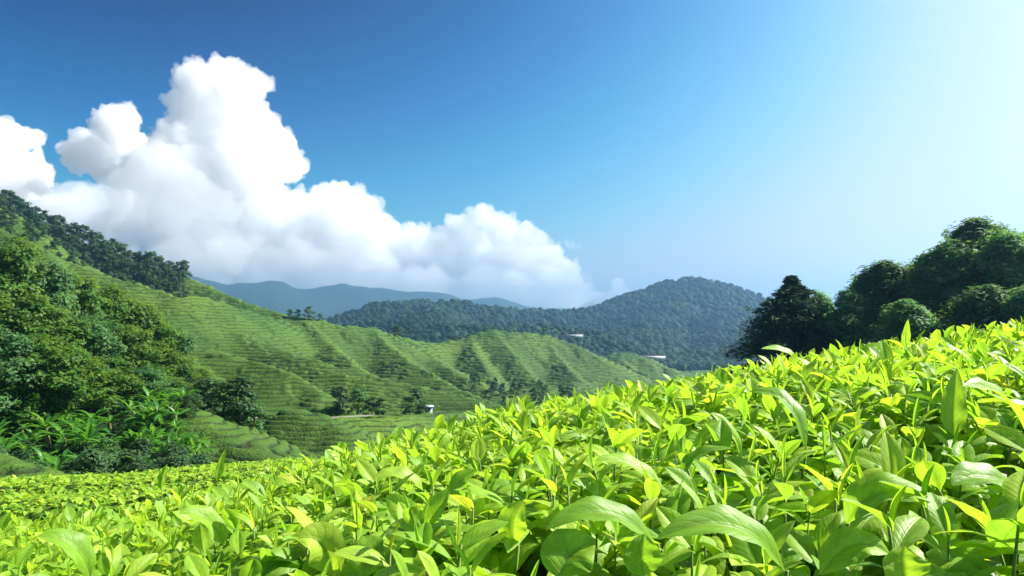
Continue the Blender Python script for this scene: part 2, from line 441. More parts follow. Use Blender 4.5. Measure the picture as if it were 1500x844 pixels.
def height(x, y):
    x = np.asarray(x, float); y = np.asarray(y, float)
    r = np.hypot(x, y)
    h = np.interp(y, FY, FZ) + fbm(x/60, y/60, seed=3)*np.clip(r/60, 0, 3)
    t = smax(tents(x, y, RIDGES), tents(x, y, SPURS, 1.9), 2.0)
    g = np.clip((y-90)/60, 0, 1)
    t = t + fbm(x/28, y/28, seed=11, oct=3)*1.6*g
    h = smax(h, t, 3.0)
    m = (y > 20) & (y < 140)
    if m.any():
        xm, ym = x[m], y[m]
        pxm = xm/ym*FPX + 750
        a = tents(xm, ym, SHELF_L) - np.clip((pxm - 255)/70, 0, 3)*7
        b = tents(xm, ym, SHELF_R) - np.clip((1085 - pxm)/160, 0, 4)*6
        h[m] = smax(h[m], np.maximum(a, b), 2.0)
    m = y > 450
    if m.any():
        xm, ym = x[m], y[m]
        f = tents(xm, ym, FOREST) + fbm(xm/120, ym/120, seed=21)*10*np.clip((ym-700)/500, 0, 1)
        f2 = tents(xm, ym, FAR) + fbm(xm/420, ym/420, seed=31, oct=5)*70*np.clip((ym-2000)/1000, 0, 1)
        h[m] = np.maximum(np.maximum(h[m], f), f2)
    m = (y < 60) & (np.abs(x) < 60) & (y > -40)
    if m.any():
        nf = np.maximum(near_surface(x[m], y[m]), far_field(x[m], y[m]))
        h[m] = smax(h[m], nf, 0.05)
    return h

# where each cover grows
def cover_tea(x, y, z):
    u = x/np.maximum(y, 1)
    px = u*FPX + 750; py = HORIZ - z/np.maximum(y, 1)*FPX
    tea = (y < 640) & (y > 16) & (px < 1060)
    wob = vnoise(x/12, y/12, seed=5)*9
    # tree belt on the skyline, left woodland
    wood = (px < 268 + wob) & (py < 402 + (px-268)*0.40 + wob + 12) & (y > 320) & (py > -50)
    left = (px < np.where(y < 70, 258, 285) - np.maximum(0, (560-py))*0.25 + wob) & (y > 34) & (y < 135)
    return tea & ~wood & ~left

# ------------------------------------------------------------------ terrain sheet (one sheet to the horizon)
th = np.concatenate([np.linspace(-math.pi, -0.80, 90, endpoint=False), np.linspace(-0.80, 0.80, 640, endpoint=False), np.linspace(0.80, math.pi, 90, endpoint=False)])
rr = np.concatenate([[0.3], np.geomspace(0.8, 9500, 420)])
T_, R_ = np.meshgrid(th, rr)
X_, Y_ = R_*np.sin(T_), R_*np.cos(T_)
Z_ = height(X_.ravel(), Y_.ravel()).reshape(X_.shape)
tea_m = cover_tea(X_.ravel(), Y_.ravel(), Z_.ravel()).reshape(X_.shape)
nearm = (np.abs(X_) < 60) & (Y_ < 40) & (Y_ > -40)
Z_ = Z_ - np.where(tea_m, np.clip(0.5 + Y_*0.004, 0.5, 2.2), 0) - np.where(nearm & ~tea_m, 0.55, 0)
nr, nt_ = X_.shape
idx = np.arange(nr*nt_).reshape(nr, nt_)
nxt = np.roll(idx, -1, axis=1)
q = np.stack([idx[:-1], idx[1:], nxt[1:], nxt[:-1]], -1).reshape(-1, 4)[:, ::-1]
vv = np.stack([X_.ravel(), Y_.ravel(), Z_.ravel()], -1)
cen = len(vv)
vv = np.concatenate([vv, [[0, 0, float(Z_[0].mean())]]])
tr = np.stack([idx[0], nxt[0], np.full(nt_, cen)], -1)
tag(link("terrain", mesh_np("terrain", vv, q, M['terrain'], True, tris=tr)), kind='structure')

# ------------------------------------------------------------------ tea rows clothing the hills
def tea_rows(name, u0, u1, nu, Ys, kind_label):
    us = np.linspace(u0, u1, nu)
    U, Y = np.meshgrid(us, Ys)
    X = U*Y
    shp = X.shape
    x, y = X.ravel(), Y.ravel()
    z = height(x, y)
    mask = cover_tea(x, y, z)
    sp = np.interp(y, [0, 14, 60, 100, 260, 600], [.5, .45, .50, .62, 1.2, 2.0])
    zz = z + fbm(x/15, y/15, seed=41, oct=2)*sp*0.9 + fbm(x/2.5, y/2.5, seed=42, oct=2)*sp*0.28
    ph = zz/sp
    f = ph - np.floor(ph)
    b = np.abs(np.sin(np.pi*f))**0.6
    # cross gaps between bushes
    lump = vnoise(x/0.9, y/0.9, seed=51)*0.10 + vnoise(x/0.4, y/0.4, seed=52)*0.05
    amp = sp*0.78
    gapn = np.clip(fbm(x/5, y/5, seed=61, oct=3)*2.5 + 0.55, 0.25, 1)
    h2 = z - 0.45*sp + amp*b*gapn + lump*np.clip(sp, .5, 1.3)
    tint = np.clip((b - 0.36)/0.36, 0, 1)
    id_ = np.arange(len(x)).reshape(shp)
    qq = np.stack([id_[:-1, :-1], id_[:-1, 1:], id_[1:, 1:], id_[1:, :-1]], -1).reshape(-1, 4)
    mk = mask.reshape(shp)
    keep = (mk[:-1, :-1] & mk[:-1, 1:] & mk[1:, 1:] & mk[1:, :-1]).ravel()
    qq = qq[keep]
    used = np.unique(qq)
    remap = np.full(len(x), -1); remap[used] = np.arange(len(used))
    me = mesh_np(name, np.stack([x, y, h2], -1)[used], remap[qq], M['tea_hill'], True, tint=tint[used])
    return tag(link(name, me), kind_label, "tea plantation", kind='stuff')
Ys = [16.0]
while Ys[-1] < 640: Ys.append(Ys[-1] + max(0.17, 0.0016*Ys[-1]))
tea_rows("tea_rows", -0.95, 0.32, 900, np.array(Ys), "clipped green tea rows contouring the hillsides across the valley")

# ------------------------------------------------------------------ haze over the valley
def haze():
    mb = MB(); mb.box((-7000, -900, -130), (7000, 5600, 330))
    m = bpy.data.materials.new("valley_haze"); m.use_nodes = True
    n, l = m.node_tree.nodes, m.node_tree.links
    n.remove(n["Principled BSDF"])
    pv = n.new("ShaderNodeVolumePrincipled")
    pv.inputs["Color"].default_value = (0.37, 0.67, 1.0, 1)
    pv.inputs["Density"].default_value = 2.9e-4
    pv.inputs["Anisotropy"].default_value = 0.7
    l.new(pv.outputs[0], n["Material Output"].inputs["Volume"])
    tag(link("haze", mb.mesh("haze", m, False)), kind='stuff')
haze()

# ------------------------------------------------------------------ cumulus clouds far behind the mountains
def cloud(name, label, puffs, Yc, voxel, density, depth=1.0, seed=0, color=(1, 1, 1), rough=1.0):
    r_ = np.random.default_rng(seed)
    k = Yc/FPX
    mb = MB()
    import bmesh
    bm = bmesh.new(); bmesh.ops.create_icosphere(bm, subdivisions=3, radius=1)
    sv = np.array([v.co[:] for v in bm.verts]); st = np.array([[v.index for v in f.verts] for f in bm.faces]); bm.free()
    for px, py, rad in puffs:
        c = P(px, py, Yc); c[1] += r_.uniform(-1, 1)*rad*k*1.2*depth
        mb.add(c + sv*rad*k*np.array([1, 1.3*depth, 1]), None, st)
        for j in range(16):          # small cauliflower heads around each puff
            d = r_.normal(size=3); d /= np.linalg.norm(d)
            if d[2] < -0.2: d[2] *= -1
            mb.add(c + d*rad*k*0.88 + sv*rad*k*r_.uniform(.16, .40), None, st)
    me = mb.mesh("tmp", None)
    o = link("tmp", me)
    def remesh(o_, vx):
        md = o_.modifiers.new("r", 'REMESH'); md.mode = 'VOXEL'; md.voxel_size = vx*k
        dg = bpy.context.evaluated_depsgraph_get(); dg.update()
        m_ = bpy.data.meshes.new_from_object(o_.evaluated_get(dg)); o_.modifiers.clear()
        return m_
    def billow(m_, waves):
        n = len(m_.vertices); co = np.zeros(n*3); m_.vertices.foreach_get('co', co); co = co.reshape(-1, 3)
        no = np.zeros(n*3); m_.vertices.foreach_get('normal', no); no = no.reshape(-1, 3); s_ = co/k
        d_ = sum(a*(2*np.abs(vnoise(s_[:, 0]*f, s_[:, 1]*f, s_[:, 2]*f, sd+seed)) - .5) for f, a, sd in waves)*rough
        m_.vertices.foreach_set('co', (co + no*d_[:, None]*k).ravel()); m_.update()
    m1 = remesh(o, voxel)
    billow(m1, [(1/22, 6, 1), (1/10, 4.5, 2)])
    o.data = m1
    m2 = remesh(o, voxel*.75)
    # drop enclosed cavities and crumbs, keep only the big outer shell(s)
    n = len(m2.vertices); ed = np.zeros(len(m2.edges)*2, np.int32); m2.edges.foreach_get('vertices', ed); ed = ed.reshape(-1, 2)
    lab_ = np.arange(n)
    while True:
        mn = np.minimum(lab_[ed[:, 0]], lab_[ed[:, 1]]); new = lab_.copy()
        np.minimum.at(new, ed[:, 0], mn); np.minimum.at(new, ed[:, 1], mn)
        new = new[new]; new = new[new]
        if (new == lab_).all(): break
        lab_ = new
    cnt = np.bincount(lab_, minlength=n); big = cnt[lab_] >= cnt.max()*(.2 if name == "cloud_wisp" else .9)
    if not big.all():
        bm = bmesh.new(); bm.from_mesh(m2); bm.verts.ensure_lookup_table()
        bmesh.ops.delete(bm, geom=[bm.verts[int(i)] for i in np.where(~big)[0]], context='VERTS'); bm.to_mesh(m2); bm.free()
    billow(m2, [(1/5.0, 2.0, 3), (1/2.6, .8, 4)])
    bpy.data.objects.remove(o); bpy.data.meshes.remove(me); bpy.data.meshes.remove(m1)
    m2.name = name
    m = bpy.data.materials.new(name + "_vapour"); m.use_nodes = True
    nn, l = m.node_tree.nodes, m.node_tree.links
    nn.remove(nn["Principled BSDF"])
    pv = nn.new("ShaderNodeVolumeScatter")
    pv.inputs["Color"].default_value = (*color, 1)
    pv.inputs["Density"].default_value = density
    pv.inputs["Anisotropy"].default_value = 0.05
    l.new(pv.outputs[0], nn["Material Output"].inputs["Volume"])
    m2.materials.clear(); m2.materials.append(m)
    return tag(link(name, m2), label, "cloud", "cumulus clouds above the mountains")

main_puffs = [(330,118,30),(302,128,30),(362,122,22),(388,128,13),(345,150,32),(290,165,38),(322,190,46),(272,210,38),(370,195,36),(398,218,36),(418,238,24),
    (330,240,55),(262,262,48),(385,265,46),(300,300,55),(245,310,42),(360,320,55),(418,322,40),(455,305,26),(483,292,26),(508,297,24),(538,312,24),(560,335,20),(545,358,30),(572,352,24),
    (500,340,42),(440,370,48),(380,380,48),(320,375,50),(262,362,46),(210,350,36),(598,352,24),(622,349,18),(580,375,36),(650,354,20),(678,338,22),(702,318,17),(716,314,13),(735,332,24),
    (768,346,19),(785,354,15),(805,376,22),(826,388,15),(836,402,15),(758,390,38),(700,382,42),(640,392,42),(560,412,42),(500,412,42),(800,422,32),(850,432,18),(880,437,12),(905,416,8),(908,432,10),(890,447,12),
    (620,432,38),(700,432,38),(760,437,32),(820,447,26),(450,422,38),(400,422,34),(340,400,34)]
cloud("cumulus_cloud", "largest towering white cumulus cloud stretching right above the blue mountains", main_puffs, 9000, 2.4, 0.0044, seed=1)
cloud("cumulus_cloud", "rounded white cumulus cloud standing just left of the tallest cloud tower", [(180,192,28),(186,172,14),(157,198,24),(122,220,30),(185,225,30),(150,238,32),(200,245,16),(110,232,20),(175,260,18)], 9300, 2.8, 0.0065, seed=2)
cloud("cumulus_cloud", "small white cumulus cloud cut by the left edge of the photo", [(12,200,22),(36,198,14),(20,228,32),(44,252,24),(6,270,38),(58,272,14),(-40,240,50),(-30,300,50)], 9600, 2.8, 0.0065, seed=3)
cloud("cloud_veil", "thin hazy cloud veil low behind the left tea ridge", [(150,300,36),(100,290,32),(200,300,34),(60,300,30),(120,330,46),(180,345,44),(30,320,40),(230,340,40),(70,340,40)], 10500, 4.5, 0.0016, seed=4)
cloud("cloud_veil", "bright low mist along the foot of the largest cumulus above the far mountains", [(x_, 425 + 8*math.sin(x_*.05), 26 + 6*math.sin(x_*.11)) for x_ in range(230, 860, 34)] + [(x_, 385 + 10*math.sin(x_*.07), 26) for x_ in range(200, 560, 40)], 7600, 4.0, 0.0016, seed=8)
cloud("cloud_veil", "pale veil added to brighten the shaded left flank of the tallest cloud tower", [(165,300,30),(200,285,34),(235,270,34),(262,250,30),(225,320,36),(262,305,36),(290,280,30),(185,345,34),(290,335,36),(235,365,34),(320,310,28),(325,365,32),(285,390,30)], 6900, 4.0, 0.0016, seed=9)  # added thin mist in front, lifts the grey of the cloud's shaded side
cloud("cloud_wisp", "tiny white cloud wisp floating right of the big cumulus", [(838,359,6),(848,362,5),(828,356,5)], 9000, 1.4, 0.0014, seed=5, rough=.5)

# ------------------------------------------------------------------ trees
def leaf_cards(c, nrm, size, r_, ratio=0.5, droop=0.0):
    """one small pointed leaf-clump face per centre (N,3); returns verts (N*4,3), quads"""
    n = len(c)
    t = r_.normal(size=(n, 3)); t[:, 2] -= droop
    t -= (t*nrm).sum(1)[:, None]*nrm
    t /= np.linalg.norm(t, axis=1)[:, None] + 1e-9
    b = np.cross(nrm, t)
    s = (size*r_.uniform(.6, 1.4, n))[:, None]
    v = np.stack([c - t*s*.5, c + b*s*ratio*.5 + nrm*s*.08, c + t*s*.5, c - b*s*ratio*.5 + nrm*s*.08], 1)
    q = np.arange(n*4).reshape(n, 4)
    return v.reshape(-1, 3), q

def unit(v): return v/(np.linalg.norm(v, axis=-1, keepdims=True) + 1e-9)

def broad_tree(seed, Ht, Wd, nclump, nleaf, size, base=0.25, lobes=6, mat='fol_mid', trunk_r=0.16, clump_r=0.16, cone=0.0, droop=0.3, ratio=.55, lz=.82, cz=.6):
    """returns (trunk mesh, limb mesh, crown mesh) for a tree of height Ht and crown width Wd"""
    r_ = np.random.default_rng(seed)
    tr = MB(); lm = MB()
    lean = r_.normal(size=2)*0.03*Ht
    zt = np.linspace(0, Ht*0.86, 7)
    cx = lean[0]*(zt/Ht)**2 + r_.normal(size=7)*.01*Ht*(zt > 0); cyy = lean[1]*(zt/Ht)**2 + r_.normal(size=7)*.01*Ht*(zt > 0)
    tr.tube(np.stack([cx, cyy, zt], -1), trunk_r*np.linspace(1.25, .15, 7), 7)
    # lobes of the crown
    L = []
    for i in range(lobes):
        f = (i + r_.uniform(0, .7))/lobes
        z = Ht*(base + (0.92-base)*f)
        wr = Wd*.5*(math.sin(math.pi*min(1, (0.22 + 0.78*f)))**.6 if cone == 0 else (1 - f)**cone*0.95 + .05)
        a = i*2.4 + r_.uniform(-.5, .5)
        d = wr*r_.uniform(.35, .72)
        L.append((np.array([math.cos(a)*d, math.sin(a)*d, z]), max(wr*r_.uniform(.45, .62)*(.7 if cone else 1), Wd*.10)))
    L.append((np.array([lean[0]*.8, lean[1]*.8, Ht*.86]), Wd*(.17 if cone else .24)))
    L.append((np.array([0, 0, Ht*(base+.55*(1-base))]), Wd*.30))
    for c, rad in L[:-2]:
        k = int(np.clip(c[2]/Ht*6*.7, 1, 5))
        p0 = np.array([cx[k], cyy[k], zt[k]])
        mid = (p0 + c)/2 + np.array([0, 0, .06*Ht])
        tt = np.linspace(0, 1, 5)[:, None]
        lm.tube((1-tt)**2*p0 + 2*tt*(1-tt)*mid + tt**2*c, trunk_r*np.linspace(.5, .1, 5), 5)
    V, Q, T = [], [], []; n0 = 0
    per = max(1, nclump//len(L))
    for c, rad in L:
        d = unit(r_.normal(size=(per, 3))); d[:, 2] = np.where(d[:, 2] < -.55, -d[:, 2], d[:, 2])
        rr_ = rad*r_.uniform(.55, 1.08, per)[:, None]
        cc = c + d*rr_*np.array([1, 1, lz])
        for j in range(per):
            cr = Wd*clump_r*r_.uniform(.55, 1.25)
            dd = unit(r_.normal(size=(nleaf, 3)))
            pos = cc[j] + dd*cr*(r_.uniform(0, 1, nleaf)**.45)[:, None]*np.array([1, 1, cz])
            nr_ = unit(dd*.6 + d[j]*.5 + np.array([0, 0, .7]) + r_.normal(size=(nleaf, 3))*.35)
            v, q_ = leaf_cards(pos, nr_, np.full(nleaf, size), r_, ratio, droop)
            V.append(v); Q.append(q_ + n0); n0 += len(v)
            T.append(np.repeat(np.clip(r_.uniform(0, .9) + r_.normal(size=nleaf)*.12, 0, .99), 4))
    crown = mesh_np("crown", np.concatenate(V), np.concatenate(Q), M[mat], False, tint=np.concatenate(T))
    return tr.mesh("trunk", M['bark']), lm.mesh("limbs", M['bark']), crown

def conifer_tree(seed, Ht, Wd, whorls, mat='conifer', size=.30, per=70):
    r_ = np.random.default_rng(seed)
    tr = MB(); tr.tube(np.stack([np.zeros(6), np.zeros(6), np.linspace(0, Ht*.98, 6)], -1), .20*np.linspace(1.2, .08, 6), 7)
    br = MB(); V, Q, T = [], [], []; n0 = 0
    for i in range(whorls):
        f = i/whorls
        z = Ht*(.04 + .94*f)
        reach = Wd*.5*((1-f)**.95)*r_.uniform(.85, 1.1) + .05
        nb = int(9 - 4*f)
        for j in range(nb):
            a = j*2*math.pi/nb + i*.9 + r_.uniform(-.25, .25)
            rc = reach*r_.uniform(.7, 1.15)
            tt = np.linspace(0, 1, 5)
            up = (.25 + .5*f)*rc
            path = np.stack([np.cos(a)*rc*tt, np.sin(a)*rc*tt, z + up*tt - .35*rc*tt**2], -1)
            br.tube(path, np.linspace(.05, .012, 5), 4)
            n = int(per*(.4 + .6*(1-f)))
            t2 = r_.uniform(.15, 1.05, n)**.8
            base = np.stack([np.interp(t2, tt, path[:, k]) for k in range(3)], -1)
            spread = rc*.20*(1.1-t2*.6) + .05
            pos = base + r_.normal(size=(n, 3))*spread[:, None]*np.array([1, 1, .55])
            nr_ = unit(np.array([0, 0, 1.0]) + r_.normal(size=(n, 3))*.6)
            v, q_ = leaf_cards(pos, nr_, np.full(n, size), r_, .28, .6)
            V.append(v); Q.append(q_+n0); n0 += len(v)
            T.append(np.repeat(np.clip(r_.uniform(0, .8)+r_.normal(size=n)*.15, 0, .99), 4))
    crown = mesh_np("crown", np.concatenate(V), np.concatenate(Q), M[mat], False, tint=np.concatenate(T))
    return tr.mesh("trunk", M['bark']), br.mesh("limbs", M['bark']), crown

def plant_tree(name, meshes, loc, rz, sx, sz, label, cat, group=None):
    e = empty(name, loc, rz); e.scale = (sx, sx, sz)
    tag(e, label, cat, group)
    t = link("trunk", meshes[0], e)
    link("limbs", meshes[1], t)
    link("crown", meshes[2], e)
    return e

def ground(x, y): return float(height(np.array([x]), np.array([y]))[0])
def stand(px, py_top, Y):
    """ground point below an image column at depth Y, and the height needed to reach py_top"""
    x = (px-750)/FPX*Y; g = ground(x, Y)
    return x, g, (HORIZ-py_top)/FPX*Y - g

# left woodland: broad trees on the slope above the bananas
LB = [broad_tree(100+i, 12, 9, 150, 60, .42, mat=mt, lobes=8, base=.18, clump_r=.13) for i, mt in enumerate(['fol_warm', 'fol_warm', 'fol_mid', 'fol_warm'])]
LBl = ["big olive green tree at the upper left edge under the forest ridge", "sunlit yellowish broad tree second along the upper left woodland",
       "rounded broad tree third along the top of the left woodland", "olive broad tree fourth along the top of the left woodland",
       "warm green tree standing before the curving lit tea crest", "smaller broad tree at the right end of the woodland top row", "low dark tree where the woodland meets the tea spur"]
rows = [(-40,340,90,10),(22,352,85,9.5),(72,376,88,8.5),(122,398,94,9),(170,420,98,9),(216,446,102,9),(252,470,108,8)]
for i, (px, py, Y, w) in enumerate(rows):
    x, g, h = stand(px, py, Y)
    plant_tree("broadleaf_tree", LB[i % 4], (x, Y, g-.2), i*1.3, w/9*1.15, h/12, LBl[i], "tree", "broad trees of the left woodland")
rows2 = [(-20,425,72,8.5),(38,432,74,8.5),(88,446,76,8),(136,462,80,8),(182,478,84,8),(228,500,88,7.5),(262,520,92,7),(8,480,60,7),(64,490,62,7),(112,505,64,6.5),(158,520,68,6.5),(205,535,72,6.5),(245,550,78,6)]
for i, (px, py, Y, w) in enumerate(rows2):
    x, g, h = stand(px, py, Y)
    plant_tree("broadleaf_tree", LB[(i*3+1) % 4], (x, Y, g-.2), i*2.1+.5, w/9*1.15, h/12,
        "lower green tree within the left woodland behind the banana plants", "tree", "trees inside the left woodland")

# shrubs at the dark foot of the woodland
SH = [broad_tree(140+i, 4, 5, 70, 50, .30, base=.02, mat=mt, lobes=6, trunk_r=.07, clump_r=.15) for i, mt in enumerate(['fol_dark', 'fol_mid', 'fol_dark'])]
r_ = np.random.default_rng(5)
for i in range(58):
    px = r_.uniform(-30, 300); Y = r_.uniform(41, 64)
    x = (px-750)/FPX*Y; g = ground(x, Y)
    if px > 255 and Y < 46: continue
    s = r_.uniform(.5, .9)*(1 if Y < 50 else .6)
    plant_tree("shrub", SH[i % 3], (x, Y, g-.15), r_.uniform(0, 6), s, s*r_.uniform(.7, 1.05),
        "dark green shrub in the shaded undergrowth below the banana plants", "shrub", "shrubs at the foot of the left woodland")

# banana plants
def banana_leaf(seed):
    r_ = np.random.default_rng(seed)
    n = 11; t = np.linspace(0, 1, n); bend = r_.uniform(.5, 1.5)
    ang = -bend*t**1.4
    dx = np.cos(ang)/(n-1); dz = np.sin(ang)/(n-1)
    cx = np.concatenate([[0], np.cumsum(dx)[:-1]]); cz = np.concatenate([[0], np.cumsum(dz)[:-1]])
    w = .09*np.clip((t-.12)/.2, 0, 1)**.6*np.clip((1-t)/.3, 0, 1)**.5 + .006
    V = []
    for i in range(n):
        for s in (-1, -.5, 0, .5, 1):
            V.append((cx[i], s*w[i]*.85, cz[i] + abs(s)*w[i]*.35 + r_.normal()*.006*abs(s)))
    Q = [(i*5+j, (i+1)*5+j, (i+1)*5+j+1, i*5+j+1) for i in range(n-1) for j in range(4)]
    return mesh_np("leaf", V, Q, M['banana'], True)
BL = [banana_leaf(i) for i in range(6)]
def stem_mesh(hs):
    mb = MB(); z = np.linspace(0, hs, 5); mb.tube(np.stack([.05*np.sin(z), 0*z, z], -1), np.linspace(.16, .08, 5), 8)
    return mb.mesh("stem", M['banana_stem'])
BS = stem_mesh(1.0)
def banana(loc, rz, sc, label, group, seed):
    r_ = np.random.default_rng(seed)
    e = empty("banana_plant", loc, rz); e.scale = (sc, sc, sc); tag(e, label, "banana plant", group)
    link("stem", BS, e)
    nl = r_.integers(10, 14)
    for k in range(nl):
        o = link("leaf", BL[r_.integers(6)], e)
        o.location = (.07, 0, 0.92 + .05*k*.3)
        f = k/nl
        o.rotation_euler = (r_.normal()*.25, -(0.25 + 1.0*f + r_.normal()*.12), k*2.4 + r_.normal()*.2)
        L = r_.uniform(1.3, 1.95)*(1 - .25*f); o.scale = (L, L*1.15, L)
    return e
tall = [(10,525,60),(35,520,62),(70,555,58),(95,572,56),(128,580,55),(205,525,70),(222,545,68),(250,565,66)]
blab = ["tall bright banana plant at the left edge of the woodland foot", "tall banana plant with upright leaf tips near the left edge", "banana plant with a broad drooping leaf left of the woodland middle",
        "bright banana plant leaning over the dark shrubs", "banana plant with one upright glowing leaf", "solitary tall banana plant high in the woodland clearing", "banana plant just below the solitary tall one", "banana plant at the right end of the banana grove"]
for i, (px, py, Y) in enumerate(tall):
    x, g, h = stand(px, py, Y)
    banana((x, Y, g), i*1.7, min(h/2.4, 1.6), blab[i], "banana plants of the left woodland", 300+i)
r_ = np.random.default_rng(9)
for i in range(125):
    px = r_.uniform(-20, 292); t = r_.uniform(0, 1)
    Y = 46 + 26*t
    py = 560 + 60*(1-t) + max(0, px-150)*.12 + r_.uniform(-12, 25)
    x, g, h = stand(px, py, Y)
    banana((x, Y, g), r_.uniform(0, 6), float(r_.uniform(.8, 1.35)), "banana plant crowded among its neighbours in the left grove", "crowded banana plants", 400+i)

# forest strip along the top of the left ridge: each tree of its own
RT = [broad_tree(180+i, 10, 9, 42, 30, 1.0, mat='fol_dark', base=.10, lobes=5, clump_r=.17) for i in range(5)]
r_ = np.random.default_rng(12)
k = 0
for row in range(4):
    for i in range(40):
        f = (i + r_.uniform(-.3, .3))/39
        px = -15 + 285*f
        gy = np.interp(px, [-20, 0, 60, 130, 200, 265], [296, 302, 334, 364, 389, 406])
        Y = np.interp(px, [-20, 0, 60, 130, 200, 265], [403, 400, 385, 370, 355, 340]) - row*11 + r_.uniform(-4, 4)
        x = (px-750)/FPX*Y; g = ground(x, Y)
        hh = r_.uniform(6.5, 11)*(1 - .17*row)*(1 if px < 235 else .75)
        lab = "dark tree on the skyline of the left ridge" if row == 0 else "dark tree on the slope just under the left ridge skyline"
        plant_tree("ridge_tree", RT[k % 5], (x, Y, g-.4), r_.uniform(0, 6), hh/10*r_.uniform(.8, 1.15), hh/10, lab, "tree",
                   "skyline trees of the left ridge" if row == 0 else "trees under the left ridge skyline")
        k += 1
# bushes and small trees in the shaded folds of the left slope
for i in range(46):
    px = r_.uniform(-10, 215); f = r_.uniform(0, 1)
    y0 = np.interp(px, [-10, 60, 130, 215], [312, 352, 385, 408]); Y = 345 - 45*f - px*.15
    x = (px-750)/FPX*Y; g = ground(x, Y)
    hh = r_.uniform(3, 6.5)
    plant_tree("ridge_tree", RT[k % 5], (x, Y, g-.4), r_.uniform(0, 6), hh/10*1.15, hh/10, "small dark tree scattered over the upper left tea slope", "tree", "scattered trees on the upper left slope"); k += 1

# valley trees
VT = [broad_tree(220+i, 9, 6, 60, 40, .55, mat=mt, base=.12, lobes=6, clump_r=.15) for i, mt in enumerate(['fol_dark', 'fol_mid', 'fol_dark', 'fol_mid'])]
vt = [(497,588,116,5,"small dark tree beside the valley road, nearest the round tea mound"),(525,566,124,6,"tall rounded green tree standing by the bend of the valley road"),
      (545,592,118,4,"dark tree right of the tall roadside tree"),(560,592,118,4,"bushy dark tree in the clump above the road"),(610,577,128,5.5,"tall narrow tree standing beside the small white hut"),(600,592,124,4,"low tree left of the white hut"),
      (582,476,342,6,"lone round tree on the crest of the middle tea spur"),
      (452,452,294,6,"tree with a flat spreading crown on the tea skyline"),(437,455,294,4,"small tree left of the flat crowned skyline tree"),(468,461,298,3.5,"tiny tree right of the flat crowned skyline tree"),(425,458,292,4,"low bush where the bright lit tea crest ends"),
      (722,476,408,3.5,"little tree on the peak of the middle green knoll"),(710,482,404,3,"second little tree just left of the knoll peak"),(797,480,418,4,"small tree on the right shoulder of the green knoll"),(665,493,395,4,"small tree on the saddle left of the knoll"),
      (312,566,80,7,"dark tree at the right edge of the left woodland"),(338,574,78,6,"grey green tree between woodland and tea mound"),(358,592,76,5,"small dark tree beside the tea mound left side"),(300,590,72,6,"dark tree behind the striped small tea mound"),
      (328,600,70,5,"dark tree low behind the striped tea mound"),(350,618,68,5,"lowest dark tree in the hollow before the round mound"),(372,618,72,4,"dark bush at the left foot of the round tea mound"),(285,560,86,6,"shadowed tree where the woodland meets the lower spur")]
for i, (px, py, Y, w, lab) in enumerate(vt):
    x, g, h = stand(px, py, Y)
    h = max(h, w*.95)
    plant_tree("valley_tree", VT[i % 4], (x, Y, g-.3), i*1.9, w/6, h/9, lab, "tree")
r_ = np.random.default_rng(31)
for i in range(40):
    px = r_.uniform(690, 840); Y = r_.uniform(235, 300)
    x = (px-750)/FPX*Y; g = ground(x, Y); hh = r_.uniform(3, 6)
    plant_tree("valley_tree", VT[i % 4], (x, Y, g-.3), r_.uniform(0, 6), hh/8, hh/9, "dark valley tree in the belt at the foot of the green knoll", "tree", "tree belt below the green knoll")

# trees on the right
CF = conifer_tree(260, 12, 9, 34, per=170, size=.46)
x, g, h = stand(1160, 397, 60)
plant_tree("conifer", CF, (x, 60, g-.2), .4, 10.4/9, h/12, "dark cone shaped conifer standing alone left of the broad trees", "tree")
RB = [broad_tree(270+i, 12, 9, 360, 54, .46, base=.05, lobes=18, lz=1.25, cz=.95, mat='grove' if i != 1 else 'fol_mid', clump_r=.105, cone=.65, droop=.2, ratio=.4) for i in range(3)]
rt = [(1203,428,70,5,"smaller dark tree peeping out behind the conifer right side"),(1250,425,57,5.5,"lowest broad tree at the left end of the right grove"),(1292,384,58,8,"feathery broad tree with a pale top in the right grove"),(1338,385,62,7,"dark tree in the dip of the right grove"),
      (1388,352,54,8,"bushy tree left of the tallest tree of the right grove"),(1432,323,55,8,"tallest tree of the right grove with sunlit top"),(1482,342,50,8,"large tree at the right edge of the photo, mostly in view"),(1535,335,52,9,"tree cut off by the right edge of the photo"),
      (1316,394,60,6,"small rounded crown filling the gap right of the feathery pale topped tree"),(1362,372,57,6.5,"crown rising between the dip and the bushy tree of the right grove"),(1410,336,57,7,"crown close behind the left shoulder of the tallest grove tree"),(1458,334,54,7,"crown between the tallest grove tree and the large right tree"),(1270,405,60,6,"crown between the lowest left tree and the feathery pale topped tree"),
      (1330,440,46,6,"low tree in front of the right grove"),(1440,420,44,6.5,"lower tree in front of the tallest right tree"),(1500,420,42,5,"low tree at the right edge just above the tea")]
for i, (px, py, Y, w, lab) in enumerate(rt):
    x, g, h = stand(px, py, Y)
    plant_tree("grove_tree", RB[(i*2) % 3], (x, Y, g-.2), i*1.1, w/9*1.2, h/12, lab, "tree", "trees of the right grove")

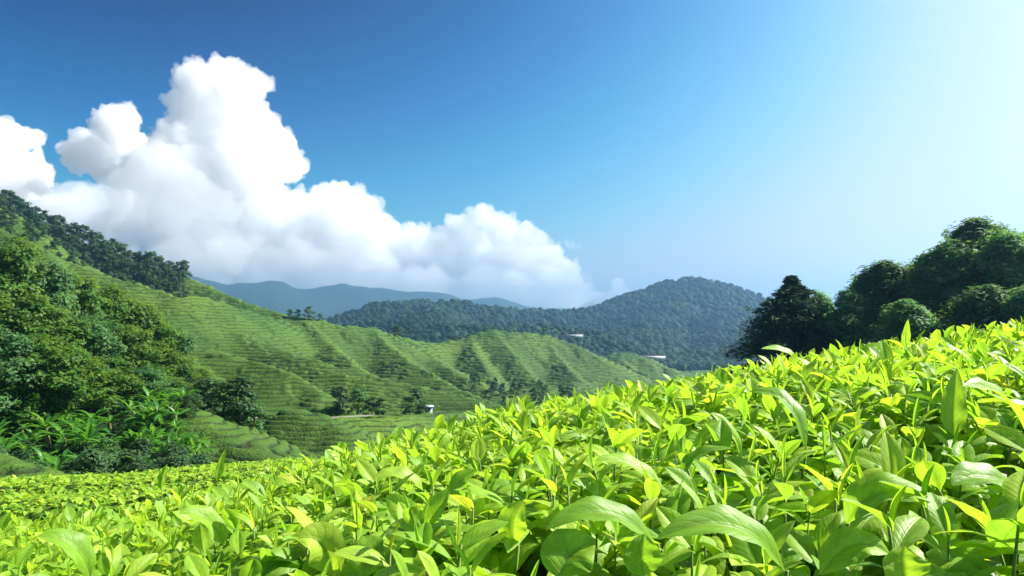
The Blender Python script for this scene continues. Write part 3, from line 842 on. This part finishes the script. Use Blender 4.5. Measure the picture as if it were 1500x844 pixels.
# far forest: crowns clothing the mountains, nobody could count them
def forest():
    import bmesh
    bm = bmesh.new(); bmesh.ops.create_icosphere(bm, subdivisions=2, radius=1)
    sv = np.array([v.co[:] for v in bm.verts]); st = np.array([[v.index for v in f.verts] for f in bm.faces]); bm.free()
    r_ = np.random.default_rng(77)
    n = 42000
    u = r_.uniform(-.42, .46, n); Y = np.exp(r_.uniform(math.log(520), math.log(1900), n))
    x = u*Y; z = height(x, Y)
    px, py = u*FPX+750, HORIZ - z/Y*FPX
    ok = ~cover_tea(x, Y, z) & ((Y > 640) | (z < np.interp(Y, FY, FZ)+3)) & (py < 545)
    u, Y, x, z = u[ok], Y[ok], x[ok], z[ok]; n = len(u)
    V, T = [], []
    vs_ = [sv*(1 + .75*fbm(sv[:, 0]*1.9+k*9, sv[:, 1]*1.9, sv[:, 2]*1.9, 70+k, 3))[:, None] for k in range(8)]
    rad = (1.6 + 5.0*r_.uniform(0, 1, n)**2.0)*np.interp(Y, [500, 1400], [.75, 1.1])
    ks = r_.integers(0, 8, n)
    allv = np.stack(vs_)[ks]*rad[:, None, None]*np.array([1, 1, .95])
    allv = allv + np.stack([x, Y, z + rad*.45], -1)[:, None]
    tris = (st[None] + (np.arange(n)*len(sv))[:, None, None]).reshape(-1, 3)
    tint = np.repeat(np.clip(.45 + .5*fbm(x/90, Y/90, seed=17) + r_.normal(size=n)*.22, 0, .99), len(sv))
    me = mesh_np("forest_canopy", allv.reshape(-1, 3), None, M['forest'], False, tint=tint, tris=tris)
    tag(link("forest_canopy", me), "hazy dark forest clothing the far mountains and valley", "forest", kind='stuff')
forest()

# road, hut, greenhouses
def road(name, pts, w, samples=60):
    pts = np.array(pts, float); t = np.linspace(0, len(pts)-1, samples)
    px = np.interp(t, np.arange(len(pts)), pts[:, 0]); Y = np.interp(t, np.arange(len(pts)), pts[:, 1])
    x = (px-750)/FPX*Y
    d = unit(np.stack([np.gradient(x), np.gradient(Y)], -1)); nrm = np.stack([-d[:, 1], d[:, 0]], -1)
    V = []
    for s in (-1, -.5, 0, .5, 1):
        xx, yy = x+nrm[:, 0]*w*s*.5, Y+nrm[:, 1]*w*s*.5
        V.append(np.stack([xx, yy, np.maximum(height(xx, yy), height(x, Y)) + .12], -1))
    V = np.stack(V, 1); n = samples
    q_ = [(i*5+j, (i+1)*5+j, (i+1)*5+j+1, i*5+j+1) for i in range(n-1) for j in range(4)]
    tag(link(name, mesh_np(name, V.reshape(-1, 3), q_, M['road'])), kind='structure')
road("road", [(325,104),(400,104),(480,104),(540,108),(560,111)], 1.5)
def hut(name, loc, rz, L, W, Hh, rise, label, cat, group=None):
    e = empty(name, loc, rz); tag(e, label, cat, group)
    mb = MB(); mb.box((-L/2, -W/2, -1.5), (L/2, W/2, Hh)); link("wall", mb.mesh("wall", M['white_wall'], False), e)
    mb = MB(); o = .25
    v = [(-L/2-o,-W/2-o,Hh),(L/2+o,-W/2-o,Hh),(L/2+o,0,Hh+rise),(-L/2-o,0,Hh+rise),(L/2+o,W/2+o,Hh),(-L/2-o,W/2+o,Hh)]
    v += [(a, b, c+.12) for a, b, c in v]
    mb.add(v, [(6,7,8,9),(9,8,10,11),(0,3,2,1),(3,5,4,2),(0,1,7,6),(5,11,10,4),(1,2,8,7),(2,4,10,8),(0,6,9,3),(3,9,11,5)])
    link("roof", mb.mesh("roof", M['white_roof'], False), e)
    mb = MB(); mb.box((-L*.12, -W/2-.05, 0), (L*.12, -W/2-.004, Hh*.75)); link("door", mb.mesh("door", M['dark_opening'], False), e)
    return e
x, g, h = stand(628, 602, 126)
hut("hut", (x, 126, g+.3), .3, 1.2, 1.1, .8, .2, "small white hut at the valley road end beside a tall tree", "hut")
x, g, h = stand(840, 489, 690)
hut("greenhouse", (x, 690, max(g, (HORIZ-493)/FPX*690)), -.15, 19, 8, 1.0, .7, "long white roofed greenhouse in the forest right of the knoll peak", "greenhouse")
x = (955-750)/FPX*590; 
hut("greenhouse", (x, 590, (HORIZ-524)/FPX*590), -.1, 22, 7, .6, .7, "low white greenhouse at the mountain foot behind the last tea knoll", "greenhouse")
# ------------------------------------------------------------------ the tea in front of the camera
def leaf_shape(bend, fold, W, nl=10, nw=6, twist=0.0, wave=0.0, cup=0.5, seed=0, t0=0.0, bexp=1.0):
    """a lance shaped tea leaf of length 1 along +X, upper side +Z; returns verts (N,3), quads, uv"""
    r_ = np.random.default_rng(seed)
    t = np.linspace(0, 1, nl + 1)
    ang = -bend*t**bexp
    ds = 1.0/nl
    am = (ang[1:] + ang[:-1])/2
    cx = np.concatenate([[0], np.cumsum(np.cos(am))*ds]); cz = np.concatenate([[0], np.cumsum(np.sin(am))*ds])
    prof = (np.clip(t - .05, 0, 1)/.95)**.72*(1 - t)**.88
    prof = prof/prof.max()*W*.5
    prof = np.maximum(prof, .008*(1-t))
    s = np.linspace(-1, 1, nw + 1)
    V, UV = [], []
    ph = r_.uniform(0, 6.28, 2)
    for i in range(nl + 1):
        ca, sa = math.cos(ang[i]), math.sin(ang[i])
        tw = twist*t[i]
        for j in range(nw + 1):
            w = prof[i]*abs(s[j]); sg = 1 if s[j] >= 0 else -1
            f = fold*(1 - cup*abs(s[j]))
            y = w*math.cos(f)*sg
            n = w*math.sin(f) + wave*abs(s[j])*math.sin(t[i]*17 + ph[(sg+1)//2])*prof[i]/(W*.5)
            y2 = y*math.cos(tw) - n*math.sin(tw); n2 = y*math.sin(tw) + n*math.cos(tw)
            V.append((cx[i] - sa*n2, y2, cz[i] + ca*n2))
            UV.append((t[i], .5 + .5*s[j]))
    m = nw + 1
    Q = [(i*m+j, (i+1)*m+j, (i+1)*m+j+1, i*m+j+1) for i in range(nl) for j in range(nw)]
    return np.array(V), np.array(Q), np.array(UV)

NV = 22
_r = np.random.default_rng(21)
LEAFP = [dict(bend=_r.uniform(.5, 2.2), fold=_r.uniform(.3, .8), W=_r.uniform(.36, .47), twist=_r.uniform(-.5, .5), wave=_r.uniform(.004, .014), cup=_r.uniform(.3, .8), seed=i, bexp=_r.uniform(.8, 1.4)) for i in range(NV)]
ORDER = sorted(range(NV), key=lambda i: LEAFP[i]['bend'])         # from straight to strongly arched
LEAFP = [LEAFP[i] for i in ORDER]
HI = [leaf_shape(nl=12, nw=8, **p) for p in LEAFP]
LO = [leaf_shape(nl=6, nw=4, **p) for p in LEAFP]
BUDP = dict(bend=.25, fold=1.25, W=.22, cup=.1)
HIB, LOB = leaf_shape(nl=10, nw=6, **BUDP), leaf_shape(nl=5, nw=4, **BUDP)
LEAFM = [mesh_np("leaf", v, q_, M['young'], True, uv=u) for v, q_, u in HI]
BUDM = mesh_np("bud", HIB[0], HIB[1], M['young'], True, uv=HIB[2])

def rot_leaf(az, el, roll, L, z, xy=(0, 0)):
    m = Matrix.Translation((xy[0], xy[1], z)) @ Matrix.Rotation(az, 4, 'Z') @ Matrix.Rotation(-el, 4, 'Y') @ Matrix.Rotation(roll, 4, 'X') @ Matrix.Diagonal((L, L, L, 1))
    return m
# shoot prototypes: a stem with leaves in a spiral, a rolled bud on top; base at the canopy surface, z up
PROTO = []
for i in range(16):
    r_ = np.random.default_rng(500 + i)
    hs = r_.uniform(.035, .085)
    nl = int(r_.integers(4, 7)); leaves = []
    a0 = r_.uniform(0, 6.28)
    for k in range(nl):
        f = k/(nl - 1)
        el = (.30 + .58*f) + r_.normal()*.15
        L = (.097 - .042*f)*r_.uniform(.85, 1.15)
        want = (1 - f)*NV*.85 + r_.normal()*3
        vi = int(np.clip(want, 0, NV-1))
        leaves.append((vi, rot_leaf(a0 + k*2.4 + r_.normal()*.2, el, r_.normal()*.25, L, hs*(.15 + .8*f) - .02)))
    bud = rot_leaf(r_.uniform(0, 6.28), 1.35 + r_.normal()*.08, 0, r_.uniform(.035, .055), hs*.97 - .02)
    PROTO.append((hs, leaves, bud))
def shoot_stem(hs):
    mb = MB(); z = np.linspace(-.16, hs - .015, 5)
    mb.tube(np.stack([.004*np.sin(z*30), .003*np.cos(z*25), z], -1), np.linspace(.0022, .0012, 5), 6)
    return mb.mesh("stem", M['tea_stem'])
STEM = [shoot_stem(p[0]) for p in PROTO]

def relief(x, y):
    return fbm(x/.35, y/.35, seed=81, oct=2)*.045 + vnoise(x/.11, y/.11, seed=82)*.014
cells = []
r_ = np.random.default_rng(99)
yy = -.60
while yy < 5.2:
    dx = .048 + .012*max(0, yy-2) + .02*(yy < .25)
    for xx in np.arange(-1.35*max(yy, .3) - .5, 1.2*max(yy, .3) + .5, dx):
        cells.append((xx + r_.uniform(-.45, .45)*dx, yy + r_.uniform(-.45, .45)*dx))
    yy += dx
cells = np.array(cells)
cz = near_surface(cells[:, 0], cells[:, 1]) + relief(cells[:, 0], cells[:, 1])
YS = np.maximum(cells[:, 1], .05)
crest = np.interp(cells[:, 0]/YS, [-1, 0, 1], [3.3, 3.6, 5.2])
keep = (cells[:, 1] < crest) & ((cells[:, 1] > .30) | (np.abs(cells[:, 0]) > .55))
cells, cz = cells[keep], cz[keep]

# ---- shoots placed for the largest leaves of the photograph: base, top of the arch and tip in photo pixels, at a real depth
def leaf_along(p0, p1, p2, W, face, name_seed):
    """a leaf whose midrib runs p0 -> p1 -> p2 (smooth curve through p1), face = direction its upper side looks"""
    r_ = np.random.default_rng(name_seed)
    p0, p1, p2 = map(np.asarray, (p0, p1, p2))
    c = 2*p1 - .5*(p0 + p2)
    nl, nw = 16, 10
    t = np.linspace(0, 1, nl+1)
    C = ((1-t)**2)[:, None]*p0 + (2*t*(1-t))[:, None]*c + (t**2)[:, None]*p2
    D = unit(np.gradient(C, axis=0))
    prof = (np.clip(t-.04, 0, 1)/.96)**.68*(1-t)**.85; prof = np.maximum(prof/prof.max()*W*.5, .0006)
    s = np.linspace(-1, 1, nw+1); V, UV = [], []; ph = r_.uniform(0, 6, 2)
    for i in range(nl+1):
        side = unit(np.cross(np.asarray(face, float), D[i])); up = np.cross(D[i], side)
        for j in range(nw+1):
            w = prof[i]*abs(s[j]); sg = 1 if s[j] >= 0 else -1
            f = .62*(1-.5*abs(s[j]))
            wv = .0016*abs(s[j])*math.sin(t[i]*19+ph[(sg+1)//2])*prof[i]/(W*.5)
            V.append(C[i] + side*(w*math.cos(f)*sg) + up*(w*math.sin(f) + wv)); UV.append((t[i], .5+.5*s[j]))
    m = nw+1
    Q = [(i*m+j, (i+1)*m+j, (i+1)*m+j+1, i*m+j+1) for i in range(nl) for j in range(nw)]
    return np.array(V), Q, np.array(UV)
UPV = (0, -.25, 1)
HERO = [  # (base, middle, tip) pixels, depth, depth of the tip, width, facing, label
    ((1150,838),(1072,772),(962,790), .52, .50, .034, (0, -.55, 1), "big arched lime leaf shoot at the bottom edge right of the middle"),
    ((962,800),(885,752),(800,776), .56, .53, .030, (0, -.5, 1), "long arched leaf shoot with a dark stalk below, beside the biggest arched leaf"),
    ((1180,662),(1152,592),(1098,574), .82, .86, .036, (.5, -.6, .8), "broad leaf shoot bending down to the right, alone in the middle right tea"),
    ((993,706),(1022,668),(1072,657), .80, .80, .022, (-.3, -.3, 1), "narrow arching leaf shoot curving up to the right in the middle right tea"),
    ((1240,768),(1292,722),(1375,738), .58, .56, .042, (0, -.4, 1), "wide green leaf shoot folded like a roof near the lower right"),
    ((942,846),(940,812),(944,782), .50, .50, .030, (0, -1, .2), "small upright oval leaf shoot facing the camera at the bottom edge"),
    ((535,850),(540,815),(560,788), .52, .54, .032, (-.2, -1, .3), "upright pointed leaf shoot at the bottom edge left of the middle"),
    ((490,846),(470,798),(436,790), .56, .54, .036, (-.1, -.7, .7), "pale drooping leaf shoot at the bottom edge next to the upright pointed one"),
    ((757,800),(752,765),(768,734), .62, .62, .030, (-.3, -1, .2), "tall upright leaf pair shoot below the middle of the photo"),
    ((132,846),(105,800),(52,786), .66, .62, .034, (.1, -.4, 1), "arched pale leaf shoot in the bottom left corner"),
    ((1505,640),(1465,580),(1410,566), .80, .76, .034, (.3, -.5, .9), "large leaf shoot arching down at the right edge of the photo"),
    ((1326,512),(1328,495),(1330,468), 1.5, 1.5, .020, (-.8, -.6, .1), "tall dark bud sprig standing up before the right grove"),
    ((1172,534),(1150,516),(1115,511), 1.05, 1.02, .026, (-.1, -.5, 1), "leaf shoot pointing left on the skyline before the lone conifer"),
    ((1398,640),(1396,600),(1402,540), .95, .98, .034, (-.4, -1, .2), "tall upright leaf shoot in the right part of the tea"),
    ((318,706),(322,685),(330,658), 1.5, 1.5, .018, (.6, -.8, .2), "slender sprig rising above the bushes before the striped tea mound"),
    ((236,718),(238,700),(245,680), 1.55, 1.55, .020, (0, -1, .2), "upright leaf tip shoot above the bushes left of the slender sprig"),
    ((975,720),(925,682),(870,676), .70, .68, .028, (0, -.4, 1), "long leaf shoot arching to the left in the centre of the tea"),
    ((620,720),(590,697),(545,700), .85, .82, .030, (0, -.4, 1), "bright curved leaf shoot in the left centre of the tea"),
    ((1200,844),(1250,800),(1305,814), .50, .50, .028, (.1, -.6, .8), "dark green broad leaf shoot low at the bottom right"),
    ((1330,860),(1322,826),(1326,800), .48, .48, .036, (0, -1, .3), "oval upright leaf shoot at the bottom edge near the right corner"),
    ((822,850),(835,815),(872,790), .50, .52, .044, (-.2, -.8, .6), "broad mottled leaf shoot at the bottom edge left of the dark stalk"),
    ((1010,660),(1060,630),(1085,670), .90, .90, .028, (.2, -.5, .8), "leaf shoot bowing over the gap in the middle right tea"),
    ((690,745),(672,712),(700,688), .78, .80, .026, (-.5, -.8, .4), "upright curled leaf shoot left of the tall leaf pair"),
    ((330,800),(300,760),(262,752), .80, .76, .030, (0, -.5, .9), "soft bent leaf shoot in the left foreground tea"),
    ((1500,720),(1440,700),(1395,712), .62, .60, .036, (0, -.5, 1), "wide arched leaf shoot low at the right edge"),
]
HD = []
for i, (a, b, c, d0, d1, W, face, lab) in enumerate(HERO):
    dd_ = np.linspace(.5, 3.2, 541); uu = (a[0]-750)/FPX
    ok_ = near_surface(uu*dd_, dd_) + .035 >= (HORIZ-a[1])/FPX*dd_
    dn = float(dd_[np.argmax(ok_)]) if ok_.any() else 2.4
    W = W*min(dn/d0, 1.5 if dn < 1.2 else 2.2); d1 = dn + (d1-d0); d0 = dn
    HD.append((d0, d1))
    p0, p1, p2 = P(*a, d0), P(*b, (d0+d1)/2), P(*c, d1)
    root = np.array([p0[0], p0[1] + .01, p0[2] - .015])
    e = tag(empty("tea_shoot", tuple(root)), lab, "tea shoot", "large leaf tea shoots in the foreground")
    v, q_, u = leaf_along(p0, p1, p2, W*1.0, face, i)
    link("leaf", mesh_np("leaf", v - root, q_, M['young'], True, uv=u), e)
    mb = MB(); zz_ = np.linspace(-.18, .016, 5)
    mb.tube(np.stack([.003*np.sin(zz_*40), -.01*(zz_ > .01), zz_], -1), np.linspace(.0026, .0016, 5), 7)
    link("stem", mb.mesh("stem", M['tea_stem']), e)
    r_ = np.random.default_rng(900+i)
    for k in range(3):
        o = link("leaf", LEAFM[int(r_.integers(6, NV))], e)
        o.matrix_local = rot_leaf(r_.uniform(0, 6.28), r_.uniform(.1, .6), r_.normal()*.2, r_.uniform(.06, .09), -.03 - .02*k)

# ---- the 275 shoots that show largest, each a thing of its own
N_IND = 275
YS = np.maximum(cells[:, 1], .05)
px_ = cells[:, 0]/YS*FPX + 750; py_ = HORIZ - (cz + .05)/YS*FPX
inview = (px_ > -20) & (px_ < 1520) & (py_ < 870) & (cells[:, 1] > .3)
dist = np.where(inview, cells[:, 1], 1e3)
hero_xy = np.array([[(P(*h[1], sum(d)/2))[0], sum(d)/2] for h, d in zip(HERO, HD)])
near_hero = (np.hypot(cells[:, None, 0]-hero_xy[None, :, 0], (cells[:, None, 1]-hero_xy[None, :, 1])) < .045).any(1) & (cells[:, 1] < 1.3)
too_close = (cells[:, 1] < .54) & (np.abs(cells[:, 0]) < .55)
order = np.argsort(dist)
order = [i for i in order if not near_hero[i] and not too_close[i]]
ind = order[:N_IND]; rest = [i for i in range(len(cells)) if not near_hero[i] and not too_close[i] and i not in set(ind)]
r_ = np.random.default_rng(123)
proto_of = r_.integers(0, len(PROTO), len(cells))
rot_of = r_.uniform(0, 2*math.pi, len(cells)); sc_of = r_.uniform(.66, 1.06, len(cells)); tilt = r_.normal(size=(len(cells), 2))*.2
def shoot_matrix(i):
    return Matrix.Translation((cells[i, 0], cells[i, 1], float(cz[i]))) @ Euler((tilt[i, 0], tilt[i, 1], rot_of[i])).to_matrix().to_4x4() @ Matrix.Scale(float(sc_of[i]), 4)
def zone(i):
    u, d = px_[i], cells[i, 1]
    s = "left" if u < 500 else ("middle" if u < 1000 else "right")
    return s, ("front" if d < .75 else "second")
for i in ind:
    hs, leaves, bud = PROTO[proto_of[i]]
    e = empty("tea_shoot"); e.matrix_world = shoot_matrix(i)
    s, dd = zone(i)
    up = sum(1 for vi, m in leaves if vi < NV*.4) >= 3
    lab = ("upright " if up else "arching ") + ("large tea shoot in the nearest foreground tea, " if dd == "front" else "tea shoot a little behind the nearest tea leaves, ") + {"left": "left third of the photo", "middle": "middle third of the photo", "right": "right third of the photo"}[s]
    tag(e, lab, "tea shoot", "tea shoots, " + ("upright, " if up else "arching, ") + dd + " rank, " + s)
    link("stem", STEM[proto_of[i]], e)
    for vi, m in leaves:
        o = link("leaf", LEAFM[vi], e); o.matrix_local = m
    o = link("bud", BUDM, e); o.matrix_local = bud

# ---- every further shoot and the older leaves below: one mass
def batch(variants, vid, mats, tint):
    V, Q, U, T = [], [], [], []; n0 = 0
    vid = np.asarray(vid); mats = np.asarray(mats); tint = np.asarray(tint)
    for k, (v, q_, u) in enumerate(variants):
        sel = np.where(vid == k)[0]
        if not len(sel): continue
        vh = np.concatenate([v, np.ones((len(v), 1))], 1)
        w = np.einsum('nij,vj->nvi', mats[sel], vh)[..., :3]
        V.append(w.reshape(-1, 3)); Q.append((q_[None] + (np.arange(len(sel))*len(v))[:, None, None] + n0).reshape(-1, 4))
        U.append(np.tile(u, (len(sel), 1))); T.append(np.repeat(tint[sel], len(v)))
        n0 += len(sel)*len(v)
    return np.concatenate(V), np.concatenate(Q), np.concatenate(U), np.concatenate(T)
vid, mats, tn = [], [], []
for i in rest:
    S = np.array(shoot_matrix(i)); hs, leaves, bud = PROTO[proto_of[i]]
    for vi, m in leaves:
        vid.append(vi); mats.append(S @ np.array(m)); tn.append(r_.uniform(0, .99))
    vid.append(NV); mats.append(S @ np.array(bud)); tn.append(r_.uniform(.4, .99))
V, Q, U, T = batch(LO + [LOB], vid, mats, tn)
canopy = tag(link("tea_canopy", mesh_np("tea_canopy", V, Q, M['young'], True, uv=U, tint=T)), "dense lime green tea shoots covering the bushes behind the nearest shoots", "tea leaves", kind='stuff')

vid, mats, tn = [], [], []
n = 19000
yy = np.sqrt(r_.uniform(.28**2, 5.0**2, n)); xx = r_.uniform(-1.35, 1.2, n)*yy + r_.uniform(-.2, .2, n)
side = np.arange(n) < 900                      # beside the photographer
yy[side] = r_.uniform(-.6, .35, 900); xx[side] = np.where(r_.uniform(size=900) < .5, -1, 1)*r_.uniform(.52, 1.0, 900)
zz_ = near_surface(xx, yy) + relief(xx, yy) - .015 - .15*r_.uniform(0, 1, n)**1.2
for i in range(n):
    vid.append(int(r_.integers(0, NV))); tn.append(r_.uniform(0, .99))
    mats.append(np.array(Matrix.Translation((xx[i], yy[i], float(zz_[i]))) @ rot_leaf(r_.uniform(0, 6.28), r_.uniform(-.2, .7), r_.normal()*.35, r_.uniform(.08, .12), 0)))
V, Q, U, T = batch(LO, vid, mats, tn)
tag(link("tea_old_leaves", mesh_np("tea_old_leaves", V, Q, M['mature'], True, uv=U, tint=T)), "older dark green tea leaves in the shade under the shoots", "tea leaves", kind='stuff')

# twigs under the canopy
mb = MB()
for i in range(500):
    y0 = math.sqrt(r_.uniform(.1, 9)); x0 = r_.uniform(-1, 1)*y0
    z0 = float(near_surface(np.array([x0]), np.array([y0]))[0]) - .04
    d = r_.normal(size=2)*.08
    mb.tube([(x0+d[0], y0+d[1], z0-.42), (x0+d[0]*.4, y0+d[1]*.4, z0-.2), (x0, y0, z0)], [.006, .004, .002], 5)
tag(link("tea_twigs", mb.mesh("tea_twigs", M['bark'])), "brown twigs inside the tea bushes under the leaves", "twigs", kind='stuff')

# ---- second tea slope at the lower left: bushes in rows with small leaves
us = np.linspace(-1.1, .12, 420); Ysf = np.concatenate([np.arange(3.2, 16, .035)])
Ug, Yg = np.meshgrid(us, Ysf); Xg = Ug*Yg
zg = far_field(Xg.ravel(), Yg.ravel())
rowp = np.abs(np.sin(np.pi*(Yg.ravel()*.62 + Xg.ravel()*.10 + fbm(Xg.ravel()/3, Yg.ravel()/3, seed=91, oct=2)*.25)/1.0))**.45
surf = zg - .45 + .45*rowp + vnoise(Xg.ravel()/.25, Yg.ravel()/.25, seed=92)*.05 + vnoise(Xg.ravel()/.09, Yg.ravel()/.09, seed=93)*.025
id_ = np.arange(Xg.size).reshape(Xg.shape)
Qg = np.stack([id_[:-1, :-1], id_[:-1, 1:], id_[1:, 1:], id_[1:, :-1]], -1).reshape(-1, 4)
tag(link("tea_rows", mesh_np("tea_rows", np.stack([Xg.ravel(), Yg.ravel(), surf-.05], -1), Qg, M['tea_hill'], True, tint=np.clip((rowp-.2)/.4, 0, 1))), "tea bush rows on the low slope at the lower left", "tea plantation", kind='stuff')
n = 26000
Yl = np.sqrt(r_.uniform(3.6**2, 13.5**2, n)); ul = r_.uniform(-.95, .05, n); xl = ul*Yl
rp = np.abs(np.sin(np.pi*(Yl*.62 + xl*.10 + fbm(xl/3, Yl/3, seed=91, oct=2)*.25)))**.45
kp = rp > .45
Yl, xl, rp = Yl[kp], xl[kp], rp[kp]
zl = far_field(xl, Yl) - .45 + .45*rp - .03 + r_.uniform(-.02, .03, len(xl))
vid = r_.integers(0, NV, len(xl)); tn = r_.uniform(0, .99, len(xl))
mats = [np.array(rot_leaf(a, e_, ro, L, z, (x, y))) for a, e_, ro, L, z, x, y in zip(r_.uniform(0, 6.28, len(xl)), r_.uniform(.1, 1.2, len(xl)), r_.normal(size=len(xl))*.3, r_.uniform(.07, .12, len(xl)), zl, xl, Yl)]
LOW = [leaf_shape(nl=3, nw=2, **p) for p in LEAFP]
V, Q, U, T = batch(LOW, vid, mats, tn)
tag(link("tea_canopy", mesh_np("tea_canopy", V, Q, M['young'], True, uv=U, tint=T)), "small bright tea leaves on the rows of the low left slope", "tea leaves", kind='stuff')
